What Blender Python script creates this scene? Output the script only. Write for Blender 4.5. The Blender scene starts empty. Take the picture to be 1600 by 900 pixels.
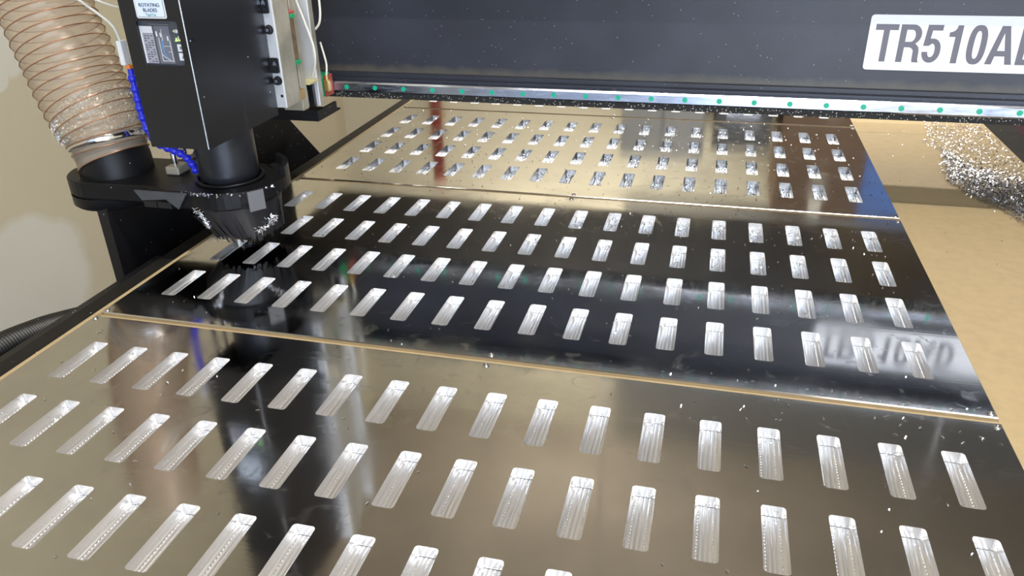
import bpy, math, random
from mathutils import Vector, Matrix
from mathutils.geometry import tessellate_polygon

scene = bpy.context.scene
COL = scene.collection
PI = math.pi
random.seed(7)

# ------------------------------------------------------------------ camera
cam_data = bpy.data.cameras.new('camera')
cam_data.sensor_width = 36.0
cam_data.lens = 27.504
cam_data.clip_start = 0.01
cam = bpy.data.objects.new('camera', cam_data)
COL.objects.link(cam)
R_ = Vector((0.9696, 0.2438, -0.0199)).normalized()
F_ = Vector((-0.2258, 0.8610, -0.4557)).normalized()
U_ = R_.cross(F_).normalized()
R_ = F_.cross(U_).normalized()
M_ = Matrix(((R_.x, U_.x, -F_.x, 0.8045), (R_.y, U_.y, -F_.y, -0.6760), (R_.z, U_.z, -F_.z, 0.5523), (0, 0, 0, 1)))
cam.matrix_world = M_
scene.camera = cam

# ------------------------------------------------------------------ exposure, world
scene.view_settings.view_transform = 'Standard'
scene.view_settings.look = 'None'
scene.view_settings.gamma = 1.0
scene.view_settings.use_curve_mapping = False
scene.view_settings.exposure = 0.0
world = bpy.data.worlds.new('overcast_sky')
scene.world = world
world.use_nodes = True
bg = world.node_tree.nodes['Background']
bg.inputs['Color'].default_value = (0.62, 0.75, 1.0, 1)
bg.inputs['Strength'].default_value = 1.3


def area(name, loc, target, sx, sy, power, color):
    d = bpy.data.lights.new(name, 'AREA')
    d.shape = 'RECTANGLE'
    d.size, d.size_y = sx, sy
    d.energy = power
    d.color = color
    o = bpy.data.objects.new(name, d)
    COL.objects.link(o)
    o.location = loc
    o.rotation_euler = (Vector(target) - Vector(loc)).to_track_quat('-Z', 'Y').to_euler()
    return o


# daylight that comes in through the open bay behind the photographer
area('bay_daylight', (2.9, -4.6, 0.65), (2.0, 0.5, 0.3), 4.0, 2.8, 240, (0.77, 0.87, 1.0))


# ------------------------------------------------------------------ materials
def mat(name, color, rough=0.5, metal=0.0, var=0.0, vscale=20.0, bump=0.0, bscale=200.0, speck=0.0,
        speck_scale=160.0, speck_r=0.12, speck_col=(0.75, 0.77, 0.8), rvar=0.0, stretch=(1, 1, 1), spec=None):
    m = bpy.data.materials.new(name)
    m.use_nodes = True
    nt = m.node_tree
    b = nt.nodes['Principled BSDF']
    b.inputs['Base Color'].default_value = (*color, 1)
    b.inputs['Roughness'].default_value = rough
    b.inputs['Metallic'].default_value = metal
    if spec is not None:
        b.inputs['Specular IOR Level'].default_value = spec
    tc = nt.nodes.new('ShaderNodeTexCoord')
    mp = nt.nodes.new('ShaderNodeMapping')
    mp.inputs['Scale'].default_value = stretch
    nt.links.new(tc.outputs['Object'], mp.inputs['Vector'])
    colsock = None
    if var > 0 or rvar > 0:
        n = nt.nodes.new('ShaderNodeTexNoise')
        n.inputs['Scale'].default_value = vscale
        n.inputs['Detail'].default_value = 5
        nt.links.new(mp.outputs[0], n.inputs['Vector'])
        if var > 0:
            r = nt.nodes.new('ShaderNodeMapRange')
            r.inputs['From Min'].default_value = 0.3
            r.inputs['From Max'].default_value = 0.7
            r.inputs['To Min'].default_value = 1 - var
            r.inputs['To Max'].default_value = 1 + var
            nt.links.new(n.outputs['Fac'], r.inputs['Value'])
            mx = nt.nodes.new('ShaderNodeMix')
            mx.data_type = 'RGBA'
            mx.blend_type = 'MULTIPLY'
            mx.inputs['Factor'].default_value = 1
            mx.inputs['A'].default_value = (*color, 1)
            nt.links.new(r.outputs[0], mx.inputs['B'])
            colsock = mx.outputs['Result']
        if rvar > 0:
            r2 = nt.nodes.new('ShaderNodeMapRange')
            r2.inputs['From Min'].default_value = 0.3
            r2.inputs['From Max'].default_value = 0.75
            r2.inputs['To Min'].default_value = max(0.01, rough - rvar)
            r2.inputs['To Max'].default_value = rough + rvar
            nt.links.new(n.outputs['Fac'], r2.inputs['Value'])
            nt.links.new(r2.outputs[0], b.inputs['Roughness'])
    if speck > 0:
        v = nt.nodes.new('ShaderNodeTexVoronoi')
        v.inputs['Scale'].default_value = speck_scale
        nt.links.new(mp.outputs[0], v.inputs['Vector'])
        lt = nt.nodes.new('ShaderNodeMath')
        lt.operation = 'LESS_THAN'
        lt.inputs[1].default_value = speck_r
        nt.links.new(v.outputs['Distance'], lt.inputs[0])
        sp = nt.nodes.new('ShaderNodeSeparateColor')
        nt.links.new(v.outputs['Color'], sp.inputs[0])
        l2 = nt.nodes.new('ShaderNodeMath')
        l2.operation = 'LESS_THAN'
        l2.inputs[1].default_value = speck
        nt.links.new(sp.outputs[0], l2.inputs[0])
        mu = nt.nodes.new('ShaderNodeMath')
        mu.operation = 'MULTIPLY'
        nt.links.new(lt.outputs[0], mu.inputs[0])
        nt.links.new(l2.outputs[0], mu.inputs[1])
        mx2 = nt.nodes.new('ShaderNodeMix')
        mx2.data_type = 'RGBA'
        nt.links.new(mu.outputs[0], mx2.inputs['Factor'])
        mx2.inputs['A'].default_value = (*color, 1)
        if colsock is not None:
            nt.links.new(colsock, mx2.inputs['A'])
        mx2.inputs['B'].default_value = (*speck_col, 1)
        colsock = mx2.outputs['Result']
    if colsock is not None:
        nt.links.new(colsock, b.inputs['Base Color'])
    if bump > 0:
        n2 = nt.nodes.new('ShaderNodeTexNoise')
        n2.inputs['Scale'].default_value = bscale
        n2.inputs['Detail'].default_value = 3
        nt.links.new(mp.outputs[0], n2.inputs['Vector'])
        bp = nt.nodes.new('ShaderNodeBump')
        bp.inputs['Strength'].default_value = bump
        bp.inputs['Distance'].default_value = 0.001
        nt.links.new(n2.outputs['Fac'], bp.inputs['Height'])
        nt.links.new(bp.outputs[0], b.inputs['Normal'])
    return m


def emit(name, color, strength):
    m = bpy.data.materials.new(name)
    m.use_nodes = True
    b = m.node_tree.nodes['Principled BSDF']
    b.inputs['Base Color'].default_value = (*color, 1)
    b.inputs['Emission Color'].default_value = (*color, 1)
    b.inputs['Emission Strength'].default_value = strength
    return m


def wall_material():
    """Cream paint with grey-white filler patches of their own shape."""
    m = mat('cream_paint', (0.58, 0.52, 0.375), 0.7, 0, bump=0.15, bscale=60)
    nt = m.node_tree
    b = nt.nodes['Principled BSDF']
    geo = nt.nodes.new('ShaderNodeNewGeometry')
    n = nt.nodes.new('ShaderNodeTexNoise')
    n.inputs['Scale'].default_value = 3.0
    n.inputs['Detail'].default_value = 3
    nt.links.new(geo.outputs['Position'], n.inputs['Vector'])
    total = None
    for (y, z, ry, rz) in ((1.47, 0.15, 0.09, 0.13), (1.40, 0.04, 0.05, 0.05), (1.25, -0.68, 0.34, 0.26)):
        sub = nt.nodes.new('ShaderNodeVectorMath')
        sub.operation = 'SUBTRACT'
        sub.inputs[1].default_value = (-1.45, y, z)
        nt.links.new(geo.outputs['Position'], sub.inputs[0])
        sc = nt.nodes.new('ShaderNodeVectorMath')
        sc.operation = 'MULTIPLY'
        sc.inputs[1].default_value = (0.5, 1 / ry, 1 / rz)
        nt.links.new(sub.outputs[0], sc.inputs[0])
        ln = nt.nodes.new('ShaderNodeVectorMath')
        ln.operation = 'LENGTH'
        nt.links.new(sc.outputs[0], ln.inputs[0])
        ad = nt.nodes.new('ShaderNodeMath')
        ad.operation = 'ADD'
        nt.links.new(ln.outputs['Value'], ad.inputs[0])
        mm = nt.nodes.new('ShaderNodeMath')
        mm.operation = 'MULTIPLY'
        mm.inputs[1].default_value = 0.9
        nt.links.new(n.outputs['Fac'], mm.inputs[0])
        nt.links.new(mm.outputs[0], ad.inputs[1])
        r = nt.nodes.new('ShaderNodeMapRange')
        r.inputs['From Min'].default_value = 1.34
        r.inputs['From Max'].default_value = 1.50
        r.inputs['To Min'].default_value = 1
        r.inputs['To Max'].default_value = 0
        nt.links.new(ad.outputs[0], r.inputs['Value'])
        if total is None:
            total = r.outputs[0]
        else:
            mx = nt.nodes.new('ShaderNodeMath')
            mx.operation = 'MAXIMUM'
            nt.links.new(total, mx.inputs[0])
            nt.links.new(r.outputs[0], mx.inputs[1])
            total = mx.outputs[0]
    mix = nt.nodes.new('ShaderNodeMix')
    mix.data_type = 'RGBA'
    nt.links.new(total, mix.inputs['Factor'])
    mix.inputs['A'].default_value = (0.58, 0.52, 0.375, 1)
    mix.inputs['B'].default_value = (0.66, 0.64, 0.55, 1)
    nt.links.new(mix.outputs['Result'], b.inputs['Base Color'])
    return m


def plate_material():
    """Mill-finish sheet: near mirror, with faint smudges and rolling grain."""
    m = bpy.data.materials.new('mill_finish_aluminium')
    m.use_nodes = True
    nt = m.node_tree
    b = nt.nodes['Principled BSDF']
    b.inputs['Metallic'].default_value = 1.0
    geo = nt.nodes.new('ShaderNodeNewGeometry')
    n = nt.nodes.new('ShaderNodeTexNoise')
    n.inputs['Scale'].default_value = 7.0
    n.inputs['Detail'].default_value = 6
    n.inputs['Roughness'].default_value = 0.6
    nt.links.new(geo.outputs['Position'], n.inputs['Vector'])
    r = nt.nodes.new('ShaderNodeMapRange')
    r.inputs['From Min'].default_value = 0.42
    r.inputs['From Max'].default_value = 0.72
    r.inputs['To Min'].default_value = 0.065
    r.inputs['To Max'].default_value = 0.16
    nt.links.new(n.outputs['Fac'], r.inputs['Value'])
    nt.links.new(r.outputs[0], b.inputs['Roughness'])
    n3 = nt.nodes.new('ShaderNodeTexNoise')
    n3.inputs['Scale'].default_value = 26.0
    n3.inputs['Detail'].default_value = 7
    n3.inputs['Distortion'].default_value = 1.5
    nt.links.new(geo.outputs['Position'], n3.inputs['Vector'])
    r3 = nt.nodes.new('ShaderNodeMapRange')
    r3.inputs['From Min'].default_value = 0.58
    r3.inputs['From Max'].default_value = 0.72
    r3.inputs['To Min'].default_value = 0.0
    r3.inputs['To Max'].default_value = 0.10
    nt.links.new(n3.outputs['Fac'], r3.inputs['Value'])
    ra = nt.nodes.new('ShaderNodeMath')
    ra.operation = 'ADD'
    nt.links.new(r.outputs[0], ra.inputs[0])
    nt.links.new(r3.outputs[0], ra.inputs[1])
    nt.links.new(ra.outputs[0], b.inputs['Roughness'])
    # grain along X
    mp = nt.nodes.new('ShaderNodeMapping')
    mp.inputs['Scale'].default_value = (3, 260, 1)
    nt.links.new(geo.outputs['Position'], mp.inputs['Vector'])
    g = nt.nodes.new('ShaderNodeTexNoise')
    g.inputs['Scale'].default_value = 1.0
    g.inputs['Detail'].default_value = 2
    nt.links.new(mp.outputs[0], g.inputs['Vector'])
    bp = nt.nodes.new('ShaderNodeBump')
    bp.inputs['Strength'].default_value = 0.012
    bp.inputs['Distance'].default_value = 0.001
    nt.links.new(g.outputs['Fac'], bp.inputs['Height'])
    nt.links.new(bp.outputs[0], b.inputs['Normal'])
    rr = nt.nodes.new('ShaderNodeValToRGB')
    rr.color_ramp.elements[0].position = 0.35
    rr.color_ramp.elements[0].color = (0.62, 0.617, 0.615, 1)
    rr.color_ramp.elements[1].position = 0.75
    rr.color_ramp.elements[1].color = (0.53, 0.525, 0.52, 1)
    nt.links.new(n.outputs['Fac'], rr.inputs['Fac'])
    nt.links.new(rr.outputs[0], b.inputs['Base Color'])
    return m


def slot_material(name, rough, bump, base):
    """Freshly milled pocket: bright, rough, with rows of cutter dimples along Y."""
    m = bpy.data.materials.new(name)
    m.use_nodes = True
    nt = m.node_tree
    b = nt.nodes['Principled BSDF']
    b.inputs['Metallic'].default_value = 1.0
    b.inputs['Base Color'].default_value = (base, base, base * 1.01, 1)
    b.inputs['Roughness'].default_value = rough
    tc = nt.nodes.new('ShaderNodeTexCoord')
    mp = nt.nodes.new('ShaderNodeMapping')
    mp.inputs['Scale'].default_value = (700, 3, 3)
    nt.links.new(tc.outputs['Object'], mp.inputs['Vector'])
    g = nt.nodes.new('ShaderNodeTexNoise')
    g.inputs['Scale'].default_value = 1.0
    g.inputs['Detail'].default_value = 1
    nt.links.new(mp.outputs[0], g.inputs['Vector'])
    bp = nt.nodes.new('ShaderNodeBump')
    bp.inputs['Strength'].default_value = bump
    bp.inputs['Distance'].default_value = 0.001
    nt.links.new(g.outputs['Fac'], bp.inputs['Height'])
    nt.links.new(bp.outputs[0], b.inputs['Normal'])
    return m


def hose_material():
    m = bpy.data.materials.new('clear_tan_plastic')
    m.use_nodes = True
    nt = m.node_tree
    b = nt.nodes['Principled BSDF']
    b.inputs['Base Color'].default_value = (0.46, 0.39, 0.31, 1)
    b.inputs['Roughness'].default_value = 0.22
    out = nt.nodes['Material Output']
    tr = nt.nodes.new('ShaderNodeBsdfTransparent')
    tr.inputs['Color'].default_value = (0.95, 0.88, 0.78, 1)
    mx = nt.nodes.new('ShaderNodeMixShader')
    mx.inputs[0].default_value = 0.42
    nt.links.new(tr.outputs[0], mx.inputs[1])
    nt.links.new(b.outputs[0], mx.inputs[2])
    nt.links.new(mx.outputs[0], out.inputs['Surface'])
    return m


def gantry_material():
    """Dark blue-black powder coat with settled dust speckle and a brown dust line along the bottom."""
    m = mat('gantry_paint', (0.019, 0.021, 0.031), 0.40, 0, var=0.25, vscale=9, speck=0.05, speck_scale=260, bump=0.12, bscale=420)
    nt = m.node_tree
    b = nt.nodes['Principled BSDF']
    old = b.inputs['Base Color'].links[0].from_socket
    tc = nt.nodes.new('ShaderNodeTexCoord')
    sx = nt.nodes.new('ShaderNodeSeparateXYZ')
    nt.links.new(tc.outputs['Object'], sx.inputs[0])
    n = nt.nodes.new('ShaderNodeTexNoise')
    n.inputs['Scale'].default_value = 40
    n.inputs['Detail'].default_value = 6
    nt.links.new(tc.outputs['Object'], n.inputs['Vector'])
    mu = nt.nodes.new('ShaderNodeMath')
    mu.operation = 'MULTIPLY_ADD'
    mu.inputs[1].default_value = 0.02
    nt.links.new(n.outputs['Fac'], mu.inputs[0])
    nt.links.new(sx.outputs['Z'], mu.inputs[2])
    r = nt.nodes.new('ShaderNodeMapRange')
    r.inputs['From Min'].default_value = 0.236
    r.inputs['From Max'].default_value = 0.250
    r.inputs['To Min'].default_value = 0.7
    r.inputs['To Max'].default_value = 0.0
    nt.links.new(mu.outputs[0], r.inputs['Value'])
    gt = nt.nodes.new('ShaderNodeMath')
    gt.operation = 'GREATER_THAN'
    gt.inputs[1].default_value = 0.2236
    nt.links.new(sx.outputs['Z'], gt.inputs[0])
    gm = nt.nodes.new('ShaderNodeMath')
    gm.operation = 'MULTIPLY'
    nt.links.new(gt.outputs[0], gm.inputs[0])
    nt.links.new(r.outputs[0], gm.inputs[1])
    mx = nt.nodes.new('ShaderNodeMix')
    mx.data_type = 'RGBA'
    nt.links.new(gm.outputs[0], mx.inputs['Factor'])
    nt.links.new(old, mx.inputs['A'])
    mx.inputs['B'].default_value = (0.085, 0.075, 0.055, 1)
    nt.links.new(mx.outputs['Result'], b.inputs['Base Color'])
    return m


MAT = {
    'wall': wall_material(),
    'plate': plate_material(),
    'slot': slot_material('milled_floor', 0.38, 0.10, 0.90),
    'slotwall': slot_material('milled_wall', 0.24, 0.0, 0.88),
    'hose': hose_material(),
    'gantry': gantry_material(),
    'ceiling': mat('ceiling_lining', (0.33, 0.285, 0.225), 0.8, var=0.15, vscale=2),
    'floor': mat('concrete', (0.10, 0.068, 0.062), 0.7, var=0.2, vscale=4),
    'mdf': mat('mdf', (0.46, 0.35, 0.195), 0.62, var=0.05, vscale=60, bump=0.08, bscale=500),
    'blk': mat('black_paint', (0.009, 0.009, 0.011), 0.40, spec=0.35, var=0.2, vscale=15, speck=0.05, speck_scale=120),
    'blkdust': mat('dusty_black_rubber', (0.014, 0.013, 0.012), 0.75, var=0.5, vscale=90, speck=0.5, speck_scale=300, speck_r=0.30, speck_col=(0.5, 0.48, 0.44), bump=0.5, bscale=300),
    'house': mat('satin_black_sheet', (0.009, 0.009, 0.011), 0.33, spec=0.4, var=0.15, vscale=12, speck=0.02, speck_scale=90),
    'shoe': mat('matt_black_plastic', (0.005, 0.005, 0.0065), 0.42, spec=0.25, var=0.3, vscale=25, speck=0.04, speck_scale=160),
    'spindle': mat('dark_anodised', (0.035, 0.037, 0.045), 0.35, metal=0.6, var=0.2, vscale=30),
    'brush': mat('black_bristle', (0.012, 0.012, 0.016), 0.42),
    'steel': mat('ground_steel', (0.47, 0.51, 0.60), 0.24, metal=1, rvar=0.08, vscale=30, stretch=(1, 1, 6)),
    'chrome': mat('chrome', (0.82, 0.82, 0.83), 0.12, metal=1),
    'alu': mat('plain_aluminium', (0.70, 0.72, 0.76), 0.42, metal=0.55, var=0.06, vscale=30),
    'alutan': mat('tan_aluminium', (0.46, 0.43, 0.35), 0.45, metal=0.5, var=0.2, vscale=30),
    'white': mat('white_plastic', (0.78, 0.79, 0.80), 0.4),
    'cable': mat('white_cable', (0.66, 0.65, 0.58), 0.4),
    'sign': mat('sign_face', (0.74, 0.75, 0.80), 0.45),
    'signink': mat('sign_ink', (0.115, 0.11, 0.135), 0.5),
    'sticker': mat('sticker_face', (0.60, 0.68, 0.80), 0.4),
    'ink': mat('dark_ink', (0.05, 0.06, 0.10), 0.5),
    'greenink': mat('green_ink', (0.16, 0.36, 0.30), 0.5),
    'plug': mat('green_cap', (0.0, 0.33, 0.20), 0.4),
    'green': mat('green_plastic', (0.02, 0.34, 0.14), 0.4),
    'red': mat('red_plastic', (0.40, 0.07, 0.05), 0.5),
    'brown': mat('oily_brown_steel', (0.17, 0.12, 0.075), 0.5, var=0.3, vscale=80),
    'brass': mat('brass', (0.60, 0.38, 0.14), 0.35, metal=0.8),
    'blue': mat('blue_plastic', (0.02, 0.03, 0.62), 0.35),
    'orange': mat('orange_plastic', (0.8, 0.25, 0.04), 0.4),
    'copper': mat('copper_wire', (0.42, 0.20, 0.10), 0.3, metal=0.7),
    'tape': mat('grey_tape', (0.050, 0.053, 0.062), 0.5, var=0.1, vscale=60),
    'magnet': mat('grey_magnet', (0.16, 0.165, 0.18), 0.45, metal=0.3),
    'lcd': mat('grey_overlay', (0.055, 0.062, 0.078), 0.35),
    'label': mat('pale_label', (0.30, 0.29, 0.34), 0.4),
    'labelw': mat('white_label', (0.66, 0.67, 0.70), 0.4),
    'chip': mat('bright_swarf', (0.82, 0.85, 0.93), 0.26, metal=1.0),
    'dullchip': mat('packed_swarf', (0.85, 0.85, 0.84), 0.35, metal=0.35, var=0.3, vscale=260),
    'bedsteel': mat('dark_bed_steel', (0.012, 0.011, 0.010), 0.65, spec=0.25, var=0.3, vscale=20, speck=0.05, speck_scale=140),
    'conduit': mat('black_conduit', (0.008, 0.008, 0.008), 0.45, speck=0.04, speck_scale=150),
    'card': mat('brown_cardboard', (0.17, 0.105, 0.06), 0.75, var=0.1, vscale=10),
    'maroon': mat('dark_maroon_paint', (0.075, 0.028, 0.026), 0.5),
    'grey': mat('grey_cabinet_paint', (0.30, 0.30, 0.29), 0.5),
    'darkgrey': mat('dark_cabinet_paint', (0.03, 0.032, 0.036), 0.5),
    'bluepaint': mat('blue_paint', (0.10, 0.22, 0.60), 0.45),
    'dark_panel': mat('dark_panel_grey', (0.20, 0.19, 0.17), 0.5, metal=0.2),
    'tube': emit('fluorescent_tube', (1.0, 0.97, 0.90), 6),
    'led_green': emit('green_lamp', (0.25, 1.0, 0.12), 2.2),
    'led_orange': emit('orange_lamp', (1.0, 0.42, 0.03), 3.0),
    'screw': mat('screw_steel', (0.5, 0.49, 0.5), 0.3, metal=1),
}


# ------------------------------------------------------------------ mesh builder
class MB:
    def __init__(self):
        self.v, self.f, self.s = [], [], []

    def add(self, vs, fs, smooth=False):
        n = len(self.v)
        self.v += [tuple(p) for p in vs]
        self.f += [tuple(i + n for i in q) for q in fs]
        self.s += [smooth] * len(fs)
        return self

    def box(self, x0, x1, y0, y1, z0, z1, b=0.0):
        if b > 0:                                   # chamfered box
            xs, ys, zs = (x0, x1), (y0, y1), (z0, z1)
            vs, idx = [], {}
            for i in (0, 1):
                for j in (0, 1):
                    for k in (0, 1):
                        sx, sy, sz = (1 if i == 0 else -1), (1 if j == 0 else -1), (1 if k == 0 else -1)
                        for a, p in (('x', (xs[i], ys[j] + sy * b, zs[k] + sz * b)), ('y', (xs[i] + sx * b, ys[j], zs[k] + sz * b)),
                                     ('z', (xs[i] + sx * b, ys[j] + sy * b, zs[k]))):
                            idx[(i, j, k, a)] = len(vs)
                            vs.append(p)
            g = lambda *q: idx[q]
            fs = []
            for i in (0, 1):
                q = [g(i, 0, 0, 'x'), g(i, 1, 0, 'x'), g(i, 1, 1, 'x'), g(i, 0, 1, 'x')]
                fs.append(q if i else q[::-1])
                q = [g(0, i, 0, 'y'), g(1, i, 0, 'y'), g(1, i, 1, 'y'), g(0, i, 1, 'y')]
                fs.append(q[::-1] if i else q)
                q = [g(0, 0, i, 'z'), g(1, 0, i, 'z'), g(1, 1, i, 'z'), g(0, 1, i, 'z')]
                fs.append(q if i else q[::-1])
            for i in (0, 1):
                for j in (0, 1):
                    q = [g(i, j, 0, 'x'), g(i, j, 1, 'x'), g(i, j, 1, 'y'), g(i, j, 0, 'y')]
                    fs.append(q if (i == j) else q[::-1])
                    q = [g(i, 0, j, 'x'), g(i, 1, j, 'x'), g(i, 1, j, 'z'), g(i, 0, j, 'z')]
                    fs.append(q[::-1] if (i == j) else q)
                    q = [g(0, i, j, 'y'), g(1, i, j, 'y'), g(1, i, j, 'z'), g(0, i, j, 'z')]
                    fs.append(q if (i == j) else q[::-1])
                    for k in (0, 1):
                        q = [g(i, j, k, 'x'), g(i, j, k, 'y'), g(i, j, k, 'z')]
                        fs.append(q if (i + j + k) % 2 else q[::-1])
            return self.add(vs, fs)
        vs = [(x0, y0, z0), (x1, y0, z0), (x1, y1, z0), (x0, y1, z0), (x0, y0, z1), (x1, y0, z1), (x1, y1, z1), (x0, y1, z1)]
        fs = [(3, 2, 1, 0), (4, 5, 6, 7), (0, 1, 5, 4), (1, 2, 6, 5), (2, 3, 7, 6), (3, 0, 4, 7)]
        return self.add(vs, fs)

    def prism(self, poly, axis, a0, a1):
        """poly: 2D points (counter-clockwise) in the plane across axis; extruded from a0 to a1."""
        def P(p, a):
            return {'x': (a, p[0], p[1]), 'y': (p[0], a, p[1]), 'z': (p[0], p[1], a)}[axis]
        n = len(poly)
        vs = [P(p, a0) for p in poly] + [P(p, a1) for p in poly]
        tris = tessellate_polygon([[Vector((p[0], p[1], 0)) for p in poly]])
        fs = [tuple(t) for t in tris] + [tuple(i + n for i in t[::-1]) for t in tris]
        fs += [(i, (i + 1) % n, n + (i + 1) % n, n + i) for i in range(n)]
        return self.add(vs, fs)

    def glyph(self, loops, origin, ux, uy, depth):
        """flat outline with holes, raised along ux x uy."""
        ux, uy, o = Vector(ux), Vector(uy), Vector(origin)
        nn = ux.cross(uy).normalized()
        flat = [p for lp in loops for p in lp]
        tris = tessellate_polygon([[Vector((p[0], p[1], 0)) for p in lp] for lp in loops])
        n = len(flat)
        vs = [o + ux * p[0] + uy * p[1] + nn * depth for p in flat] + [o + ux * p[0] + uy * p[1] for p in flat]
        fs = []
        for t in tris:
            a, b_, c = (flat[i] for i in t)
            area2 = (b_[0] - a[0]) * (c[1] - a[1]) - (b_[1] - a[1]) * (c[0] - a[0])
            fs.append(tuple(t) if area2 > 0 else tuple(t[::-1]))
        k = 0
        for lp in loops:
            m_ = len(lp)
            for i in range(m_):
                a, b_ = k + i, k + (i + 1) % m_
                fs.append((a, b_, b_ + n, a + n))
            k += m_
        return self.add(vs, fs)

    def cyl(self, p0, p1, r0, r1=None, n=20, caps=True, smooth=True):
        r1 = r0 if r1 is None else r1
        p0, p1 = Vector(p0), Vector(p1)
        d = (p1 - p0).normalized()
        a = d.orthogonal().normalized()
        b = d.cross(a)
        vs = []
        for p, r in ((p0, r0), (p1, r1)):
            vs += [p + (a * math.cos(2 * PI * i / n) + b * math.sin(2 * PI * i / n)) * r for i in range(n)]
        self.add(vs, [(i, (i + 1) % n, n + (i + 1) % n, n + i) for i in range(n)], smooth)
        if caps:
            self.add(vs[:n], [tuple(range(n))[::-1]])
            self.add(vs[n:], [tuple(range(n))])
        return self

    def lathe(self, prof, c, n=48, smooth=True):
        """prof: (r, z) from bottom to top, about a vertical axis at c=(x, y)."""
        vs = []
        for r, z in prof:
            vs += [(c[0] + r * math.cos(2 * PI * i / n), c[1] + r * math.sin(2 * PI * i / n), z) for i in range(n)]
        fs = []
        for k in range(len(prof) - 1):
            fs += [(k * n + i, k * n + (i + 1) % n, (k + 1) * n + (i + 1) % n, (k + 1) * n + i) for i in range(n)]
        return self.add(vs, fs, smooth)

    def tube(self, pts, r, n=10, rad=None, closed_ends=True):
        pts = [Vector(p) for p in pts]
        m = len(pts)
        t0 = (pts[1] - pts[0]).normalized()
        a = t0.orthogonal().normalized()
        vs = []
        for k in range(m):
            t = (pts[min(k + 1, m - 1)] - pts[max(k - 1, 0)]).normalized()
            a = (a - t * a.dot(t)).normalized()
            b = t.cross(a)
            rr = rad[k] if rad else r
            vs += [pts[k] + (a * math.cos(2 * PI * i / n) + b * math.sin(2 * PI * i / n)) * rr for i in range(n)]
        fs = []
        for k in range(m - 1):
            fs += [(k * n + i, k * n + (i + 1) % n, (k + 1) * n + (i + 1) % n, (k + 1) * n + i) for i in range(n)]
        self.add(vs, fs, True)
        if closed_ends:
            self.add(vs[:n], [tuple(range(n))[::-1]])
            self.add(vs[-n:], [tuple(range(n))])
        return self

    def ball(self, c, r, n=12, sq=(1, 1, 1)):
        prof = [(r * math.cos(a), r * math.sin(a)) for a in [(-0.5 + i / 8) * PI for i in range(9)]]
        prof[0] = (r * 0.02, -r)
        prof[-1] = (r * 0.02, r)
        vs, k0 = [], len(prof)
        for rr, z in prof:
            vs += [(c[0] + sq[0] * rr * math.cos(2 * PI * i / n), c[1] + sq[1] * rr * math.sin(2 * PI * i / n), c[2] + sq[2] * z) for i in range(n)]
        fs = []
        for k in range(k0 - 1):
            fs += [(k * n + i, k * n + (i + 1) % n, (k + 1) * n + (i + 1) % n, (k + 1) * n + i) for i in range(n)]
        return self.add(vs, fs, True)

    def mesh(self, name, m):
        me = bpy.data.meshes.new(name)
        me.from_pydata(self.v, [], self.f)
        me.polygons.foreach_set('use_smooth', self.s)
        me.materials.append(m)
        me.update()
        return me

    def build(self, name, m, parent=None, kind=None, label=None):
        o = bpy.data.objects.new(name, self.mesh(name, m))
        COL.objects.link(o)
        if parent is not None:
            o.parent = parent
            o.matrix_parent_inverse = Matrix.Translation(-world_loc(parent))
        if kind:
            o['kind'] = kind
        if label:
            o['label'] = label
        return o


def world_loc(o):
    p = Vector(o.location)
    if o.parent is not None:
        p = p + o.matrix_parent_inverse.to_translation() + world_loc(o.parent)
    return p


def thing(name, label, cat, loc=(0, 0, 0), group=None):
    o = bpy.data.objects.new(name, None)
    o.empty_display_size = 0.05
    COL.objects.link(o)
    o.location = loc
    return tag(o, label, cat, group)


def tag(o, label, cat, group=None, kind=None):
    o['label'] = label
    o['category'] = cat
    if group:
        o['group'] = group
    if kind:
        o['kind'] = kind
    return o


def text_part(name, body, size, x, y, z, m, parent, depth=0.0003, align='CENTER'):
    """upright lettering that faces -Y, baked to a mesh."""
    c = bpy.data.curves.new(name, 'FONT')
    c.body = body
    c.size = size
    c.align_x = align
    c.extrude = depth
    t = bpy.data.objects.new(name, c)
    COL.objects.link(t)
    bpy.context.view_layer.update()
    me = bpy.data.meshes.new_from_object(t.evaluated_get(bpy.context.evaluated_depsgraph_get()))
    bpy.data.objects.remove(t)
    me.transform(Matrix.Translation((x, y, z)) @ Matrix.Rotation(PI / 2, 4, 'X'))
    me.materials.clear()
    me.materials.append(m)
    o = bpy.data.objects.new(name, me)
    COL.objects.link(o)
    o.parent = parent
    o.matrix_parent_inverse = Matrix.Translation(-world_loc(parent))
    return o


def arc(cx, cy, rx, ry, a0, a1, n):
    return [(cx + rx * math.cos(math.radians(a0 + (a1 - a0) * i / n)), cy + ry * math.sin(math.radians(a0 + (a1 - a0) * i / n))) for i in range(n + 1)]


def rrect(x0, x1, y0, y1, r, n=4):
    return (arc(x1 - r, y1 - r, r, r, 0, 90, n) + arc(x0 + r, y1 - r, r, r, 90, 180, n)
            + arc(x0 + r, y0 + r, r, r, 180, 270, n) + arc(x1 - r, y0 + r, r, r, 270, 360, n))


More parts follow.
